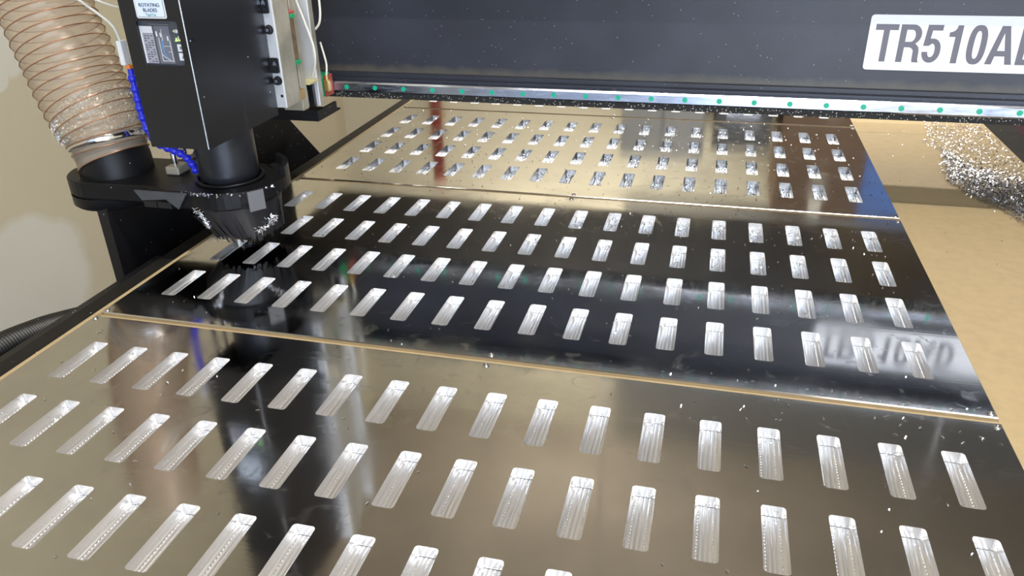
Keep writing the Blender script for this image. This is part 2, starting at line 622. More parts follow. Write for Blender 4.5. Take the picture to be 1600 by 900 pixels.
# ------------------------------------------------------------------ room
FLOOR, CEIL = -0.95, 2.9
XL, XR, YB, YF = -1.45, 5.2, 3.83, -4.8
MB().box(XL - .1, XR + .1, YF - .1, YB + .1, FLOOR - .1, FLOOR).build('floor', MAT['floor'], kind='structure')
MB().box(XL - .1, XR + .1, YF - .1, YB + .1, CEIL, CEIL + .1).build('ceiling', MAT['ceiling'], kind='structure')
MB().box(XL - .1, XL, YF, YB, FLOOR, CEIL).build('wall_left', MAT['wall'], kind='structure')
MB().box(XR, XR + .1, YF, YB, FLOOR, CEIL).build('wall_right', MAT['wall'], kind='structure')
MB().box(XL - .1, XR + .1, YB, YB + .1, FLOOR, CEIL).build('wall_back', MAT['wall'], kind='structure')
wf = MB()
wf.box(XL - .1, -1.2, YF - .1, YF, FLOOR, CEIL)
wf.box(4.95, XR + .1, YF - .1, YF, FLOOR, CEIL)
wf.box(-1.2, 4.95, YF - .1, YF, 2.15, CEIL)
wf.build('wall_front', MAT['wall'], kind='structure')
# invented slatted panel high on the back wall, added to darken the sheets' reflections
d1 = MB()
for i in range(18):
    z = 1.15 + i * 0.095
    d1.box(0.35, 4.6, YB - 0.05, YB - 0.003, z, z + 0.088, 0.008)
d1.build('added_dark_panel', MAT['dark_panel'], kind='structure')


def lamp(x, y, z, length, power, color, label):
    t = thing('ceiling_lamp', label, 'lamp', (x, y, z + 0.08), 'workshop strip lamps')
    MB().prism([(y - .07, z + .01), (y + .07, z + .01), (y + .04, z + .08), (y - .04, z + .08)], 'x', x - length / 2, x + length / 2).build('lamp_body', MAT['white'], t)
    MB().cyl((x - length / 2 + .03, y, z), (x + length / 2 - .03, y, z), 0.014, n=10).build('lamp_tube', MAT['tube'], t)
    for s in (-1, 1):
        MB().cyl((x + s * length * .4, y, z + .08), (x + s * length * .4, y, CEIL), 0.004, n=6).build('hanger', MAT['steel'], t)
    a = area('lamp_light', (x, y, z - 0.02), (x, y, z - 1), length, 0.06, power, color)
    area('added_uplight', (x, y, z + 0.085), (x, y, z + 1), length, 0.10, power * 0.85, color)  # added upward light that brightens the ceiling and upper back wall
    return t


lamp(1.0, -0.36, 2.6, 1.5, 62, (1.0, 0.97, 0.93), 'white strip lamp hung above the near end of the machine')
lamp(0.15, 3.36, 1.62, 1.5, 23, (1.0, 0.95, 0.86), 'added white strip lamp hung low to brighten the back wall')  # added source: lifts the back wall that the third sheet mirrors
lamp(1.1, 1.88, 0.885, 1.5, 18, (1.0, 0.95, 0.86), 'white strip lamp hung low just behind the gantry')
lamp(2.3, -1.9, 2.7, 1.5, 40, (0.92, 0.96, 1.0), 'added white strip lamp hung behind the photographer to brighten the sheet edges')  # added source: gives the sheet chamfers a bright line

# ------------------------------------------------------------------ bed
bed = thing('router_bed', 'long black steel machine bed carrying the brown board and metal sheets', 'machine bed', (0.7, 1.0, FLOOR))
MX0, MX1 = -0.0592, 1.4765
PX0, PX1 = -0.0520, 1.1575
GAP_Y = []                                           # plate spans
P_ = 0.6204
plates_y = [(-0.4550 + i * P_, -0.4550 + i * P_ + 0.6096) for i in range(4)]
MZ = -0.0055


def board(name, y0, y1):
    b = MB()
    b.box(MX0, MX1, y0, y1, -0.040, -0.0190)
    b.box(MX0, PX0 - .0003, y0, y1, -0.0190, -0.0008)
    b.box(PX1 + .0003, MX1, y0, y1, -0.0190, MZ)
    for i in range(3):
        a, c = plates_y[i][1] + .0002, plates_y[i + 1][0] - .0002
        if a >= y0 - .001 and c <= y1:
            b.box(PX0, PX1, max(a, y0), min(c, y1), -0.0190, MZ)
    if y0 < -0.4:
        b.box(PX0, PX1, y0, plates_y[0][0] - .0002, -0.0190, MZ)
    return b.build(name, MAT['mdf'], bed)


board('spoilboard', -0.52, 1.383)
board('spoilboard', 1.3845, 2.62)
fr = MB()
fr.box(-0.125, MX0 - .002, -0.56, 2.66, -0.14, -0.022, 0.003)
fr.build('side_rail', MAT['bedsteel'], bed)
fr = MB()
fr.box(MX1 + .002, 1.565, -0.56, 2.66, -0.14, -0.022, 0.003)
fr.build('side_rail', MAT['bedsteel'], bed)
MB().box(-0.05, 1.47, -0.52, 2.62, -0.14, -0.041).build('bed_top', MAT['bedsteel'], bed)
for x in (-0.06, 1.48):
    for y in (-0.45, 1.05, 2.5):
        MB().box(x - .05, x + .05, y - .05, y + .05, FLOOR, -0.141, .004).build('leg', MAT['bedsteel'], bed)
# black cable strip along the left side of the bed
MB().box(-0.150, -0.127, -0.50, 0.42, -0.06, -0.030, .002).build('cable_tray', MAT['blk'], bed)

# ------------------------------------------------------------------ aluminium plates with milled pockets
PITCH, SW, SL, RP, SD = 0.0635, 0.02412, 0.0889, 0.12877, 0.0140
RC = 0.0042


def slot_mesh(seed):
    rnd = random.Random(seed)
    b = MB()
    loop = rrect(0, SW, 0, SL, RC, 4)
    n = len(loop)
    vs = [(x, y, 0.0) for x, y in loop] + [(x, y, -SD) for x, y in loop]
    b.add(vs, [((i + 1) % n, i, n + i, n + (i + 1) % n) for i in range(n)], True)
    # lengthwise cutter passes: shallow scallops with sharp cusps between them
    cuts = [0.0] + sorted(SW * (i + rnd.uniform(-.14, .14)) / 5 for i in range(1, 5)) + [SW]
    prof_ = []
    for i in range(5):
        h_ = rnd.uniform(.00055, .00085)
        for q in range(5 if i == 4 else 4):
            u = q / 4
            prof_.append((cuts[i] + (cuts[i + 1] - cuts[i]) * u, -SD - .0004 + h_ * (2 * u - 1) ** 2))
    fv = []
    for x, z in prof_:
        fv += [(x, 0.0004, z), (x, SL - 0.0004, z)]
    b.add(fv, [(2 * i, 2 * i + 2, 2 * i + 3, 2 * i + 1) for i in range(len(prof_) - 1)])
    # row of cutter dimples beside one wall and debris at the far end
    for q in range(15):
        y = 0.012 + q * 0.0046
        for cx in (0.0042, SW - 0.0046):
            r = 0.0010
            top = (cx, y, -SD + 0.0013)
            ring = [(cx + r * math.cos(a), y + 1.5 * r * math.sin(a), -SD + .0003) for a in [2 * PI * i / 5 for i in range(5)]]
            b.add(ring + [top], [(i, (i + 1) % 5, 5) for i in range(5)])
    for q in range(5):
        cx, y = rnd.uniform(.003, SW - .003), SL - rnd.uniform(.0015, .009)
        r = rnd.uniform(.0006, .0016)
        top = (cx + rnd.uniform(-r, r), y, -SD + rnd.uniform(.001, .0022))
        ring = [(cx + r * math.cos(a), y + r * math.sin(a), -SD + .0003) for a in [2 * PI * i / 4 + q for i in range(4)]]
        b.add(ring + [top], [(i, (i + 1) % 4, 4) for i in range(4)])
    me = b.mesh('slot', MAT['slot'])
    me.materials.append(MAT['slotwall'])
    for i in range(n):
        me.polygons[i].material_index = 1
    return me


SLOTS = [slot_mesh(s) for s in range(6)]


def plate(idx, label):
    y0, y1 = plates_y[idx]
    ytop = y1 - 0.0658 - SL                     # y of the far row's near end
    rows = [ytop - r * RP for r in range(4)]
    b = MB()
    cx0 = -(PITCH - SW) / 2
    ch = 0.0014
    X0, X1, Y0, Y1 = PX0 + ch, PX1 - ch, y0 + ch, y1 - ch
    xs = [cx0 + c * PITCH for c in range(19)]
    for y in rows:
        ya, yb = y - (RP - SL) / 2, y + SL + (RP - SL) / 2
        for c in range(18):
            xa, xb = xs[c], xs[c + 1]
            lp = rrect(c * PITCH, c * PITCH + SW, y, y + SL, RC, 4)
            outer = [(xb, yb), (xa, yb), (xa, ya), (xb, ya)]
            vs = [(p[0], p[1], 0) for p in lp] + [(p[0], p[1], 0) for p in outer]
            fs = []
            for k in range(4):
                for j in range(4):
                    fs.append((20 + k, k * 5 + j + 1, k * 5 + j))
                fs.append((20 + k, 20 + (k + 1) % 4, ((k + 1) % 4) * 5, k * 5 + 4))
            b.add(vs, fs)
    ya, yb = rows[-1] - (RP - SL) / 2, rows[0] + SL + (RP - SL) / 2
    xa, xb = xs[0], xs[-1]
    for (p0, p1, q0, q1) in ((X0, X1, Y0, ya), (X0, X1, yb, Y1), (X0, xa, ya, yb), (xb, X1, ya, yb)):
        b.add([(p0, q0, 0), (p1, q0, 0), (p1, q1, 0), (p0, q1, 0)], [(0, 1, 2, 3)])
    # chamfer, sides, bottom
    top = [(X0, Y0, 0), (X1, Y0, 0), (X1, Y1, 0), (X0, Y1, 0)]
    mid = [(PX0, y0, -ch), (PX1, y0, -ch), (PX1, y1, -ch), (PX0, y1, -ch)]
    bot = [(PX0, y0, -.0188), (PX1, y0, -.0188), (PX1, y1, -.0188), (PX0, y1, -.0188)]
    b.add(top + mid + bot, [(i, i + 4, (i + 1) % 4 + 4, (i + 1) % 4) for i in range(4)] + [(i + 4, i + 8, (i + 1) % 4 + 8, (i + 1) % 4 + 4) for i in range(4)] + [(11, 10, 9, 8)])
    o = b.build('aluminium_sheet', MAT['plate'])
    tag(o, label, 'metal sheet', 'milled aluminium sheets')
    rnd = random.Random(idx)
    for r, y in enumerate(rows):
        if idx == 3 and r < 2:
            continue
        for c in range(18):
            s = bpy.data.objects.new('slot', SLOTS[rnd.randrange(6)])
            COL.objects.link(s)
            s.parent = o
            s.location = (c * PITCH, y, 0)
    for sy in (y0 + 0.0065, y1 - 0.0085):
        for sx in (PX0 + 0.006, 0.5518, PX1 - 0.007):
            sc = MB()
            sc.lathe([(0.0042, 0.0), (0.0042, 0.0008), (0.003, 0.0018), (0.0016, 0.0019), (0.0012, 0.0009), (0.0001, 0.0009)], (sx, sy), 12)
            sc.build('screw', MAT['screw'], o)
    return o


plate(0, 'nearest aluminium sheet with long milled slots, filling the front of the picture')
plate(1, 'second aluminium sheet from the front, mirroring the white sign, router brush above its far left')
plate(2, 'third aluminium sheet from the front, its slots littered with chips before the gantry')
plate(3, 'farthest aluminium sheet, only its near edge showing beneath the gantry')

# ------------------------------------------------------------------ gantry
gan = thing('gantry', 'dark blue-black gantry beam spanning the bed with white lettered sign', 'gantry', (0.8, 0.98, FLOOR))
GX0, GX1 = -0.16, 1.80
prof = [(0.826, 0.2235), (0.826, 0.388), (0.808, 0.394), (0.808, 0.424), (1.172, 0.424), (1.172, 0.176), (0.808, 0.176),
        (0.808, 0.2140), (0.8185, 0.2155), (0.8185, 0.2225)]
MB().prism([(p[0], p[1]) for p in prof[::-1]], 'x', GX0, GX1).build('beam', MAT['gantry'], gan)
MB().box(GX0, GX1, 0.800, 0.8078, 0.1755, 0.1885, .0012).build('wiper_strip', MAT['blkdust'], gan, label='black strip under the rail crusted with fine chips')


def rail(z0, z1, plugs):
    b = MB()
    h = z1 - z0
    b.prism([(0.7885, z0 + .0015), (0.787, z0 + .003), (0.787, z1 - .0035), (0.790, z1), (0.8075, z1), (0.8075, z0), (0.790, z0)][::-1], 'x', GX0 + .005, GX1 - .005)
    r = b.build('linear_rail', MAT['steel'], gan)
    zc = (z0 + z1) / 2
    if plugs:
        me = MB().cyl((0, -0.0004, 0), (0, 0.004, 0), 0.0047, n=20).mesh('rail_plug', MAT['plug'])
        x = 0.0847 - 0.0610 * 4
        while x < GX1 - .02:
            if x > GX0 + .01:
                o = bpy.data.objects.new('rail_plug', me)
                COL.objects.link(o)
                o.parent = r
                o.location = (x, 0.7867, zc)
            x += 0.0610
    return r


rail(0.1893, 0.2100, True)
rail(0.399, 0.4197, True)
# legs
lp = [(0.376, -0.30), (1.23, -0.30), (1.23, -0.145), (0.985, 0.092), (0.985, 0.42), (0.812, 0.42), (0.812, 0.20), (0.66, 0.083), (0.392, 0.083), (0.376, 0.070)]
MB().prism(lp, 'x', -0.212, -0.192).build('side_plate', MAT['blk'], gan)
MB().prism(lp, 'x', 1.66, 1.70).build('side_plate', MAT['blk'], gan)
# sign
sg = MB().glyph([rrect(1.054, 1.56, 0.2565, 0.3482, 0.0055, 4)], (0, 0.8258, 0), (1, 0, 0), (0, 0, 1), 0.0012).build('sign', MAT['sign'], gan, label='white rectangular sign lettered TR510AD')


def ell(cx, cz, rx, rz, a0=0, a1=360, n=28):
    pts = arc(cx, cz, rx, rz, a0, a1, n)
    return pts[:-1] if abs(a1 - a0) == 360 else pts


def supe(cx, cz, rx, rz, e=2.6, n=32):
    out = []
    for i in range(n):
        a = 2 * PI * i / n
        c, s = math.cos(a), math.sin(a)
        out.append((cx + rx * math.copysign(abs(c) ** (2 / e), c), cz + rz * math.copysign(abs(s) ** (2 / e), s)))
    return out


ZB, ZT, ST = 0.2707, 0.3328, 0.0098
LETTERS = [
    [[(1.0773, ZB), (1.0870, ZB), (1.0870, .3232), (1.1004, .3232), (1.1004, ZT), (1.0640, ZT), (1.0640, .3232), (1.0773, .3232)]],
    [[(1.1040, ZB), (1.1140, ZB), (1.1140, .2955), (1.1205, .2955)] + arc(1.1205, .2885, .0083, .0070, 90, 0, 5) + [(1.1293, ZB + .004), (1.1302, ZB), (1.1404, ZB), (1.1385, ZB + .005), (1.1382, .2880)]
     + arc(1.1285, .2900, .0094, .0110, 0, 60, 4) + arc(1.1240, .3165, .0142, .0163, -62, 90, 9) + [(1.1040, ZT)],
     [(1.1140, .3045)] + arc(1.1225, .3145, .0062, .0098, -90, 90, 8) + [(1.1140, .3243)]],
    [[(1.1428, .2885)] + arc(1.1572, .2890, .0144, .0184, 182, 360, 12) + arc(1.1572, .2925, .0144, .0185, 0, 115, 8)
     + [(1.1527, .3075), (1.1540, .3238), (1.1695, .3238), (1.1695, ZT), (1.1458, ZT), (1.1432, .2985), (1.1520, .2985)]
     + arc(1.1572, .2925, .0052, .0098, 130, 0, 6) + arc(1.1572, .2890, .0052, .0090, 0, -178, 8)],
    [[(1.1902, ZB), (1.1999, ZB), (1.1999, ZT), (1.1920, ZT)] + arc(1.1800, .3318, .0112, .0105, 0, -88, 5) + [(1.1805, .3140), (1.1902, .3140)]],
    [supe(1.2256, .30175, .0144, .0320), supe(1.2256, .30175, .0050, .0226)],
    [[(1.2432, ZB), (1.2535, ZB), (1.2560, .2840), (1.2712, .2840), (1.2738, ZB), (1.2842, ZB), (1.2700, ZT), (1.2575, ZT)],
     [(1.2578, .2930), (1.2636, .3220), (1.2694, .2930)]],
    [[(1.2890, ZB), (1.3030, ZB)] + arc(1.3030, .30175, .0172, .03105, -90, 90, 14) + [(1.2890, ZT)],
     [(1.2990, .2800), (1.2990, .3235)] + arc(1.3020, .30175, .0083, .0218, 90, -90, 12)],
]
for L in LETTERS:
    MB().glyph(L, (0, 0.8246, 0), (1, 0, 0), (0, 0, 1), 0.0003).build('letter', MAT['signink'], sg)

# ------------------------------------------------------------------ router head
head = thing('spindle_router', 'tall black router spindle housing on slide with dust shoe and brush', 'router', (0.017, 0.445, 0.03))
HX0, HX1, HY0, HY1, HZ0, HZ1 = -0.0355, 0.0660, 0.3350, 0.5470, 0.2040, 0.78
WX0, WX1, WZ0, WZ1 = -0.0140, 0.0545, 0.3290, 0.3920
h = MB()
t_ = 0.004
# front sheet with the window cut out
h.glyph([[(HX0, HZ0), (HX1, HZ0), (HX1, HZ1), (HX0, HZ1)], rrect(WX0, WX1, WZ0, WZ1, .005, 4)], (0, HY0 + t_, 0), (1, 0, 0), (0, 0, 1), t_)
h.box(HX0, HX0 + t_, HY0 + t_, HY1, HZ0, HZ1)
h.box(HX1 - t_, HX1, HY0 + t_, HY1, HZ0, HZ1)
h.box(HX0 + t_, HX1 - t_, HY0 + t_, HY1, HZ0 + .05, HZ0 + .054)
h.box(HX0 + t_, HX1 - t_, HY1 - t_, HY1, HZ0, HZ1)
housing = h.build('housing', MAT['house'], head)
MB().cyl((HX1 - .0008, HY0 + .0006, HZ0 + .001), (HX1 - .0008, HY0 + .0006, HZ1), 0.0014, n=8).build('corner_highlight_seam', MAT['steel'], housing, label='pale seam with its edge highlight down the housing corner')  # pale steel strip draws the seam together with the corner's edge highlight
MB().cyl((HX1 - .001, HY0 + .016, .3665), (HX1 + .0012, HY0 + .016, .3665), 0.0028, n=10).build('screw', MAT['blk'], housing)
# drive panel behind the window
pn = MB().box(WX0 - .003, WX1 + .003, HY0 + .0065, HY0 + .010, WZ0 - .003, WZ1 + .003).build('control_panel', MAT['lcd'], head, label='grey drive panel with printed tables and two lit lamps')
PY = HY0 + .0064
MB().box(-0.0136, -0.0115, PY - .0014, PY, .3312, .3840).build('label_edge', MAT['labelw'], pn)


def flat(name, x0, x1, z0, z1, m, y=PY, parent=pn, d=.0004):
    return MB().box(x0, x1, y - d, y, z0, z1).build(name, m, parent)


flat('table_label', -0.0112, 0.0068, .3312, .3735, MAT['label'])
flat('table_heading', -0.0112, 0.0068, .3740, .3838, MAT['labelw'])
tb = MB()
for r in range(12):
    z = .3335 + r * .0033
    for c in range(3):
        if (r * 5 + c * 3) % 4 != 0:
            tb.box(-0.0095 + c * .0055, -0.0095 + c * .0055 + .0035, PY - .0007, PY - .0003, z, z + .0012)
tb.build('table_print', MAT['ink'], pn)
flat('wiring_label', 0.0098, 0.0345, .3312, .3845, mat('grey_label', (0.13, 0.14, 0.17), 0.4))
wl = MB()
for (x0, z0, x1, z1, w) in ((.0150, .3350, .0330, .3350, .0007), (.0325, .3335, .0325, .3640, .0007), (.0150, .3350, .0150, .3680, .0006), (.0150, .3450, .0205, .3400, .0006),
                            (.0205, .3400, .0300, .3345, .0006), (.0200, .3560, .0330, .3560, .0005), (.0210, .3640, .0210, .3800, .0006), (.0270, .3480, .0330, .3480, .0005),
                            (.0300, .3640, .0300, .3700, .0018), (.0190, .3690, .0190, .3750, .0015)):
    dx, dz = x1 - x0, z1 - z0
    L = math.hypot(dx, dz)
    nx, nz = -dz / L * w / 2, dx / L * w / 2
    wl.prism([(x0 - nx, z0 - nz), (x1 - nx, z1 - nz), (x1 + nx, z1 + nz), (x0 + nx, z0 + nz)], 'y', PY - .0008, PY - .0004)
wl.box(.0118, .0138, PY - .0009, PY - .0004, .3700, .3770)
wl.build('wiring_print', MAT['labelw'], pn)
MB().prism([(.0185, .3640), (.0180, .3480), (.0240, .3390), (.0250, .3395), (.0205, .3480), (.0215, .3640)], 'y', PY - .0009, PY - .0005).build('blue_line', mat('blue_print', (.10, .22, .45), .5), pn)
bB = flat('letter_tile', 0.0432, 0.0515, .3490, .3592, MAT['labelw'])
text_part('letter', 'B', 0.0062, 0.0486, PY - .0007, .3520, MAT['ink'], bB)
bA = flat('letter_tile', 0.0432, 0.0528, .3362, .3470, MAT['labelw'])
text_part('letter', 'A', 0.0062, 0.0500, PY - .0007, .3388, MAT['ink'], bA)
MB().glyph([[(.0420, .3635), (.0465, .3635), (.0443, .3685)]], (0, PY, 0), (1, 0, 0), (0, 0, 1), .0012).build('green_lamp', MAT['led_green'], pn)
MB().glyph([[(.0495, .3640), (.0545, .3640), (.0520, .3705)]], (0, PY, 0), (1, 0, 0), (0, 0, 1), .0012).build('orange_lamp', MAT['led_orange'], pn)
flat('lamp_marks', .0472, .0486, .3640, .3705, MAT['labelw'])
MB().glyph([[(.0400, .3775), (.0445, .3745), (.0445, .3805)]], (0, PY, 0), (1, 0, 0), (0, 0, 1), .0005).build('warning_mark', mat('pale_green_print', (.45, .50, .38), .5), pn)
MB().glyph([ell(.0470, .3775, .0018, .0028, n=12)], (0, PY, 0), (1, 0, 0), (0, 0, 1), .0005).build('warning_mark', MAT['labelw'], pn)
MB().box(0.004, 0.036, PY - .003, PY, .3868, .3872).build('panel_edge', MAT['label'], pn)
# sticker
st = MB().glyph([rrect(-0.0085, 0.0410, 0.3955, 0.4500, .003, 4)], (0, HY0 - .0001, 0), (1, 0, 0), (0, 0, 1), .0005).build('warning_sticker', MAT['labelw'], head, label='pale blue sticker reading ROTATING BLADES')
MB().glyph([rrect(-0.0065, 0.0390, 0.3975, 0.4480, .002, 4)], (0, HY0 - .0006, 0), (1, 0, 0), (0, 0, 1), .0003).build('sticker_border', MAT['ink'], st)
MB().glyph([rrect(-0.0060, 0.0385, 0.3980, 0.4475, .002, 4)], (0, HY0 - .0009, 0), (1, 0, 0), (0, 0, 1), .0003).build('sticker_field', MAT['sticker'], st)
text_part('sticker_text', 'ROTATING', 0.0068, 0.0163, HY0 - .0014, .4118, MAT['ink'], st)
text_part('sticker_text', 'BLADES', 0.0068, 0.0163, HY0 - .0014, .4048, MAT['ink'], st)
text_part('sticker_text', 'TigerTec', 0.0048, 0.0163, HY0 - .0014, .3994, MAT['greenink'], st)
# spindle nose
sp = MB()
sp.lathe([(0.001, 0.118), (0.040, 0.118), (0.0485, 0.124), (0.0492, 0.135), (0.0492, 0.256)], (0.017, 0.445), 64)
sp.build('spindle', MAT['spindle'], head)
# slide plates
sl = MB().box(-0.048, 0.0833, 0.5485, 0.5990, 0.2160, 0.80, .001).build('slide_plate', MAT['alu'], head)
MB().box(0.0834, 0.0842, 0.5510, 0.5985, 0.2165, 0.80).build('plate_edge', MAT['alutan'], sl)  # thin side skin, tanner and darker than the front face
for (x0, x1, z0, z1) in ((0.0600, 0.0785, 0.3740, 0.4020), (0.0650, 0.0810, 0.2765, 0.3020)):
    br = MB().glyph([rrect(x0, x1, z0, z1, .003, 4)], (0, 0.5484, 0), (1, 0, 0), (0, 0, 1), .003).build('bracket', MAT['blk'], head)
    xc, zc = (x0 + x1) / 2 + .001, (z0 + z1) / 2
    MB().glyph([ell(xc, zc, .0034, .0075, n=16)], (0, 0.5454, 0), (1, 0, 0), (0, 0, 1), .0004).build('slot_mark', MAT['steel'], br)
    MB().cyl((xc, 0.5454, zc - .003), (xc, 0.5420, zc - .003), 0.0036, n=14).build('screw', MAT['blk'], br)
for (x, z) in ((0.0725, 0.3480), (0.0745, 0.2635)):
    bo = MB()
    bo.cyl((x, 0.5484, z), (x, 0.5470, z), 0.0078, n=20)
    bo.cyl((x, 0.5470, z), (x, 0.5415, z), 0.0064, n=20)
    bo = bo.build('bolt', MAT['blk'], head)
    MB().cyl((x, 0.5416, z), (x, 0.5411, z), 0.0030, n=6).build('bolt_socket', MAT['steel'], bo)
MB().cyl((0.0775, 0.5484, 0.2370), (0.0775, 0.5480, 0.2370), 0.0026, n=12).build('hole', MAT['blk'], head)
# bearing block and rail between the slide plates
MB().box(0.020, 0.0760, 0.6000, 0.6280, 0.2850, 0.3560).build('bearing_block', MAT['brown'], head)
for (z0, z1, m) in ((0.3565, 0.3640, 'green'), (0.3640, 0.3690, 'red'), (0.2770, 0.2848, 'green')):
    MB().box(0.020, 0.0785, 0.6005, 0.6300, z0, z1, .001).build('bearing_end_cap', MAT[m], head, label=m + ' plastic end cap')
MB().box(0.030, 0.0700, 0.6300, 0.6520, 0.1900, 0.80, .001).build('slide_rail', MAT['alutan'], head)
MB().box(0.0435, 0.0735, 0.6900, 0.7040, 0.1840, 0.80, .002).build('back_plate', MAT['alu'], head, label='bright aluminium back plate of the slide')
MB().box(0.0737, 0.0745, 0.6905, 0.7040, 0.1850, 0.80).build('plate_edge', MAT['alutan'], head)  # side skin in the darker tan tone
MB().box(0.056, 0.0800, 0.6000, 0.6250, 0.2165, 0.2330).build('grease_lump', MAT['brass'], head, label='amber grease smear at slide foot')
MB().box(0.030, 0.0760, 0.6530, 0.6895, 0.2330, 0.2362).build('cable_tie', mat('yellow_tie', (.55, .50, .25), .5), head)
clipp = MB()
clipp.prism([(0.0500, .2300), (0.0560, .2310), (0.0575, .2260), (0.0655, .2255), (0.0665, .1850), (0.0550, .1830), (0.0555, .2150), (0.0500, .2240)], 'y', 0.680, 0.6895)
clipp.build('cable_clip', MAT['blk'], head)
# tray below the slide
tr = MB()
tr.box(-0.050, 0.058, 0.702, 0.822 - .02, 0.150, 0.153)
tr.box(-0.050, 0.058, 0.702, 0.707, 0.153, 0.170)
tr.box(0.053, 0.058, 0.707, 0.786, 0.153, 0.170)
tr.box(-0.050, -0.045, 0.707, 0.786, 0.153, 0.170)
tr.build('chip_tray', MAT['blk'], head)
MB().box(0.0300, 0.0505, 0.7550, 0.7860, 0.1860, 0.2290, .001).build('rail_block', MAT['green'], head, label='green end of rail bearing block')
MB().box(0.0508, 0.0560, 0.7550, 0.7860, 0.1860, 0.2260, .001).build('rail_wiper', MAT['red'], head, label='red rail wiper')
bz = MB()
bz.box(0.0590, 0.0680, 0.740, 0.754, 0.2000, 0.2220, .001)
bz.cyl((0.0635, 0.747, 0.222), (0.0635, 0.747, 0.2305), 0.004, n=10)
bz.build('grease_fitting', MAT['brass'], head, label='brass grease fitting')


def smooth_path(pts, n=8):
    pts = [Vector(p) for p in pts]
    out = []
    for i in range(len(pts) - 1):
        p0, p1, p2, p3 = pts[max(i - 1, 0)], pts[i], pts[i + 1], pts[min(i + 2, len(pts) - 1)]
        for k in range(n):
            t = k / n
            out.append(0.5 * ((2 * p1) + (p2 - p0) * t + (2 * p0 - 5 * p1 + 4 * p2 - p3) * t * t + (3 * p1 - p0 - 3 * p2 + p3) * t ** 3))
    out.append(pts[-1])
    return out


MB().tube(smooth_path([(0.045, 0.675, 0.50), (0.055, 0.675, 0.40), (0.072, 0.672, 0.345), (0.085, 0.670, 0.300), (0.082, 0.674, 0.270), (0.068, 0.684, 0.243)]), 0.0022, 8).build('cable', MAT['cable'], head)
MB().tube(smooth_path([(0.064, 0.745, 0.50), (0.069, 0.745, 0.38), (0.066, 0.744, 0.335), (0.055, 0.742, 0.318)]), 0.0024, 8).build('cable', MAT['cable'], head)
MB().tube(smooth_path([(0.050, 0.765, 0.290), (0.0595, 0.755, 0.270), (0.0650, 0.750, 0.250), (0.0635, 0.747, 0.230)]), 0.0020, 8).build('cable', MAT['cable'], head)

# dust shoe: rounded body from the hose port to the spindle
SC, PC = (0.017, 0.445), (-0.2225, 0.445)
RS, RPT = 0.0835, 0.0725


def shoe_outline(rs, rp):
    o = arc(PC[0], PC[1], rp, rp, 95, 265, 16)
    o += [(-0.10, 0.445 - rp * .93), (-0.05, 0.445 - rs * .97)]
    o += arc(SC[0], SC[1], rs, rs, 252, 450, 24)
    o += [(-0.06, 0.445 + rs * .95)]
    return o


def slab(b, lo, z0, z1, ch=0.004):
    n = len(lo)
    cx = sum(p[0] for p in lo) / n
    cy = sum(p[1] for p in lo) / n

    def ins(p, d):
        v = Vector((p[0] - cx, p[1] - cy))
        k = d / max(v.length, .01)
        return (p[0] - v.x * k, p[1] - v.y * k)
    rings = [[(ins(p, ch) + (z0,)) for p in lo], [(p[0], p[1], z0 + ch) for p in lo], [(p[0], p[1], z1 - ch * .6) for p in lo], [(ins(p, ch * .6) + (z1,)) for p in lo]]
    vs = [p for r in rings for p in r]
    fs = []
    for k in range(3):
        fs += [(k * n + i, k * n + (i + 1) % n, (k + 1) * n + (i + 1) % n, (k + 1) * n + i) for i in range(n)]
    b.add(vs, fs)
    tris = tessellate_polygon([[Vector((p[0], p[1], 0)) for p in rings[3]]])
    b.add(rings[3], [t if ((Vector(rings[3][t[1]]) - Vector(rings[3][t[0]])).cross(Vector(rings[3][t[2]]) - Vector(rings[3][t[0]]))).z > 0 else t[::-1] for t in map(tuple, tris)])
    b.add(rings[0], [t[::-1] for t in map(tuple, tris)])


shb = MB()
slab(shb, shoe_outline(RS, RPT), 0.088, 0.1195)
shoe = shb.build('dust_shoe', MAT['shoe'], head)
pt = MB()
pt.lathe([(RPT - .004, 0.066), (RPT, 0.070), (RPT, 0.088)], PC, 48)
pt.tube([(-0.2070, .445, .112), (-0.2090, .4455, .1380), (-0.2130, .4470, .1480), (-0.2180, .4500, .1640)], .0600, 48)
pt.add([(PC[0] + (RPT - .004) * math.cos(a), PC[1] + (RPT - .004) * math.sin(a), .066) for a in [2 * PI * i / 24 for i in range(24)]], [tuple(range(24))[::-1]])
pt.build('hose_port', MAT['shoe'], shoe)
# raised lug at the right and upper rim round the spindle
lg = MB()
ro = arc(SC[0], SC[1], .098, .098, -58, 62, 16)
ri = arc(SC[0], SC[1], .074, .074, 62, -58, 16)
lg.prism(ro + ri, 'z', 0.104, 0.124)
fin = arc(SC[0], SC[1], .098, .098, 8, 62, 8) + arc(SC[0], SC[1], .090, .090, 62, 8, 8)
lg.prism(fin, 'z', 0.124, 0.140)
lg.build('shoe_rim', MAT['shoe'], shoe)
MB().lathe([(0.052, 0.1195), (0.0575, 0.1195), (0.0570, 0.124), (0.052, 0.124)], SC, 48).build('clamp_collar', MAT['shoe'], shoe)
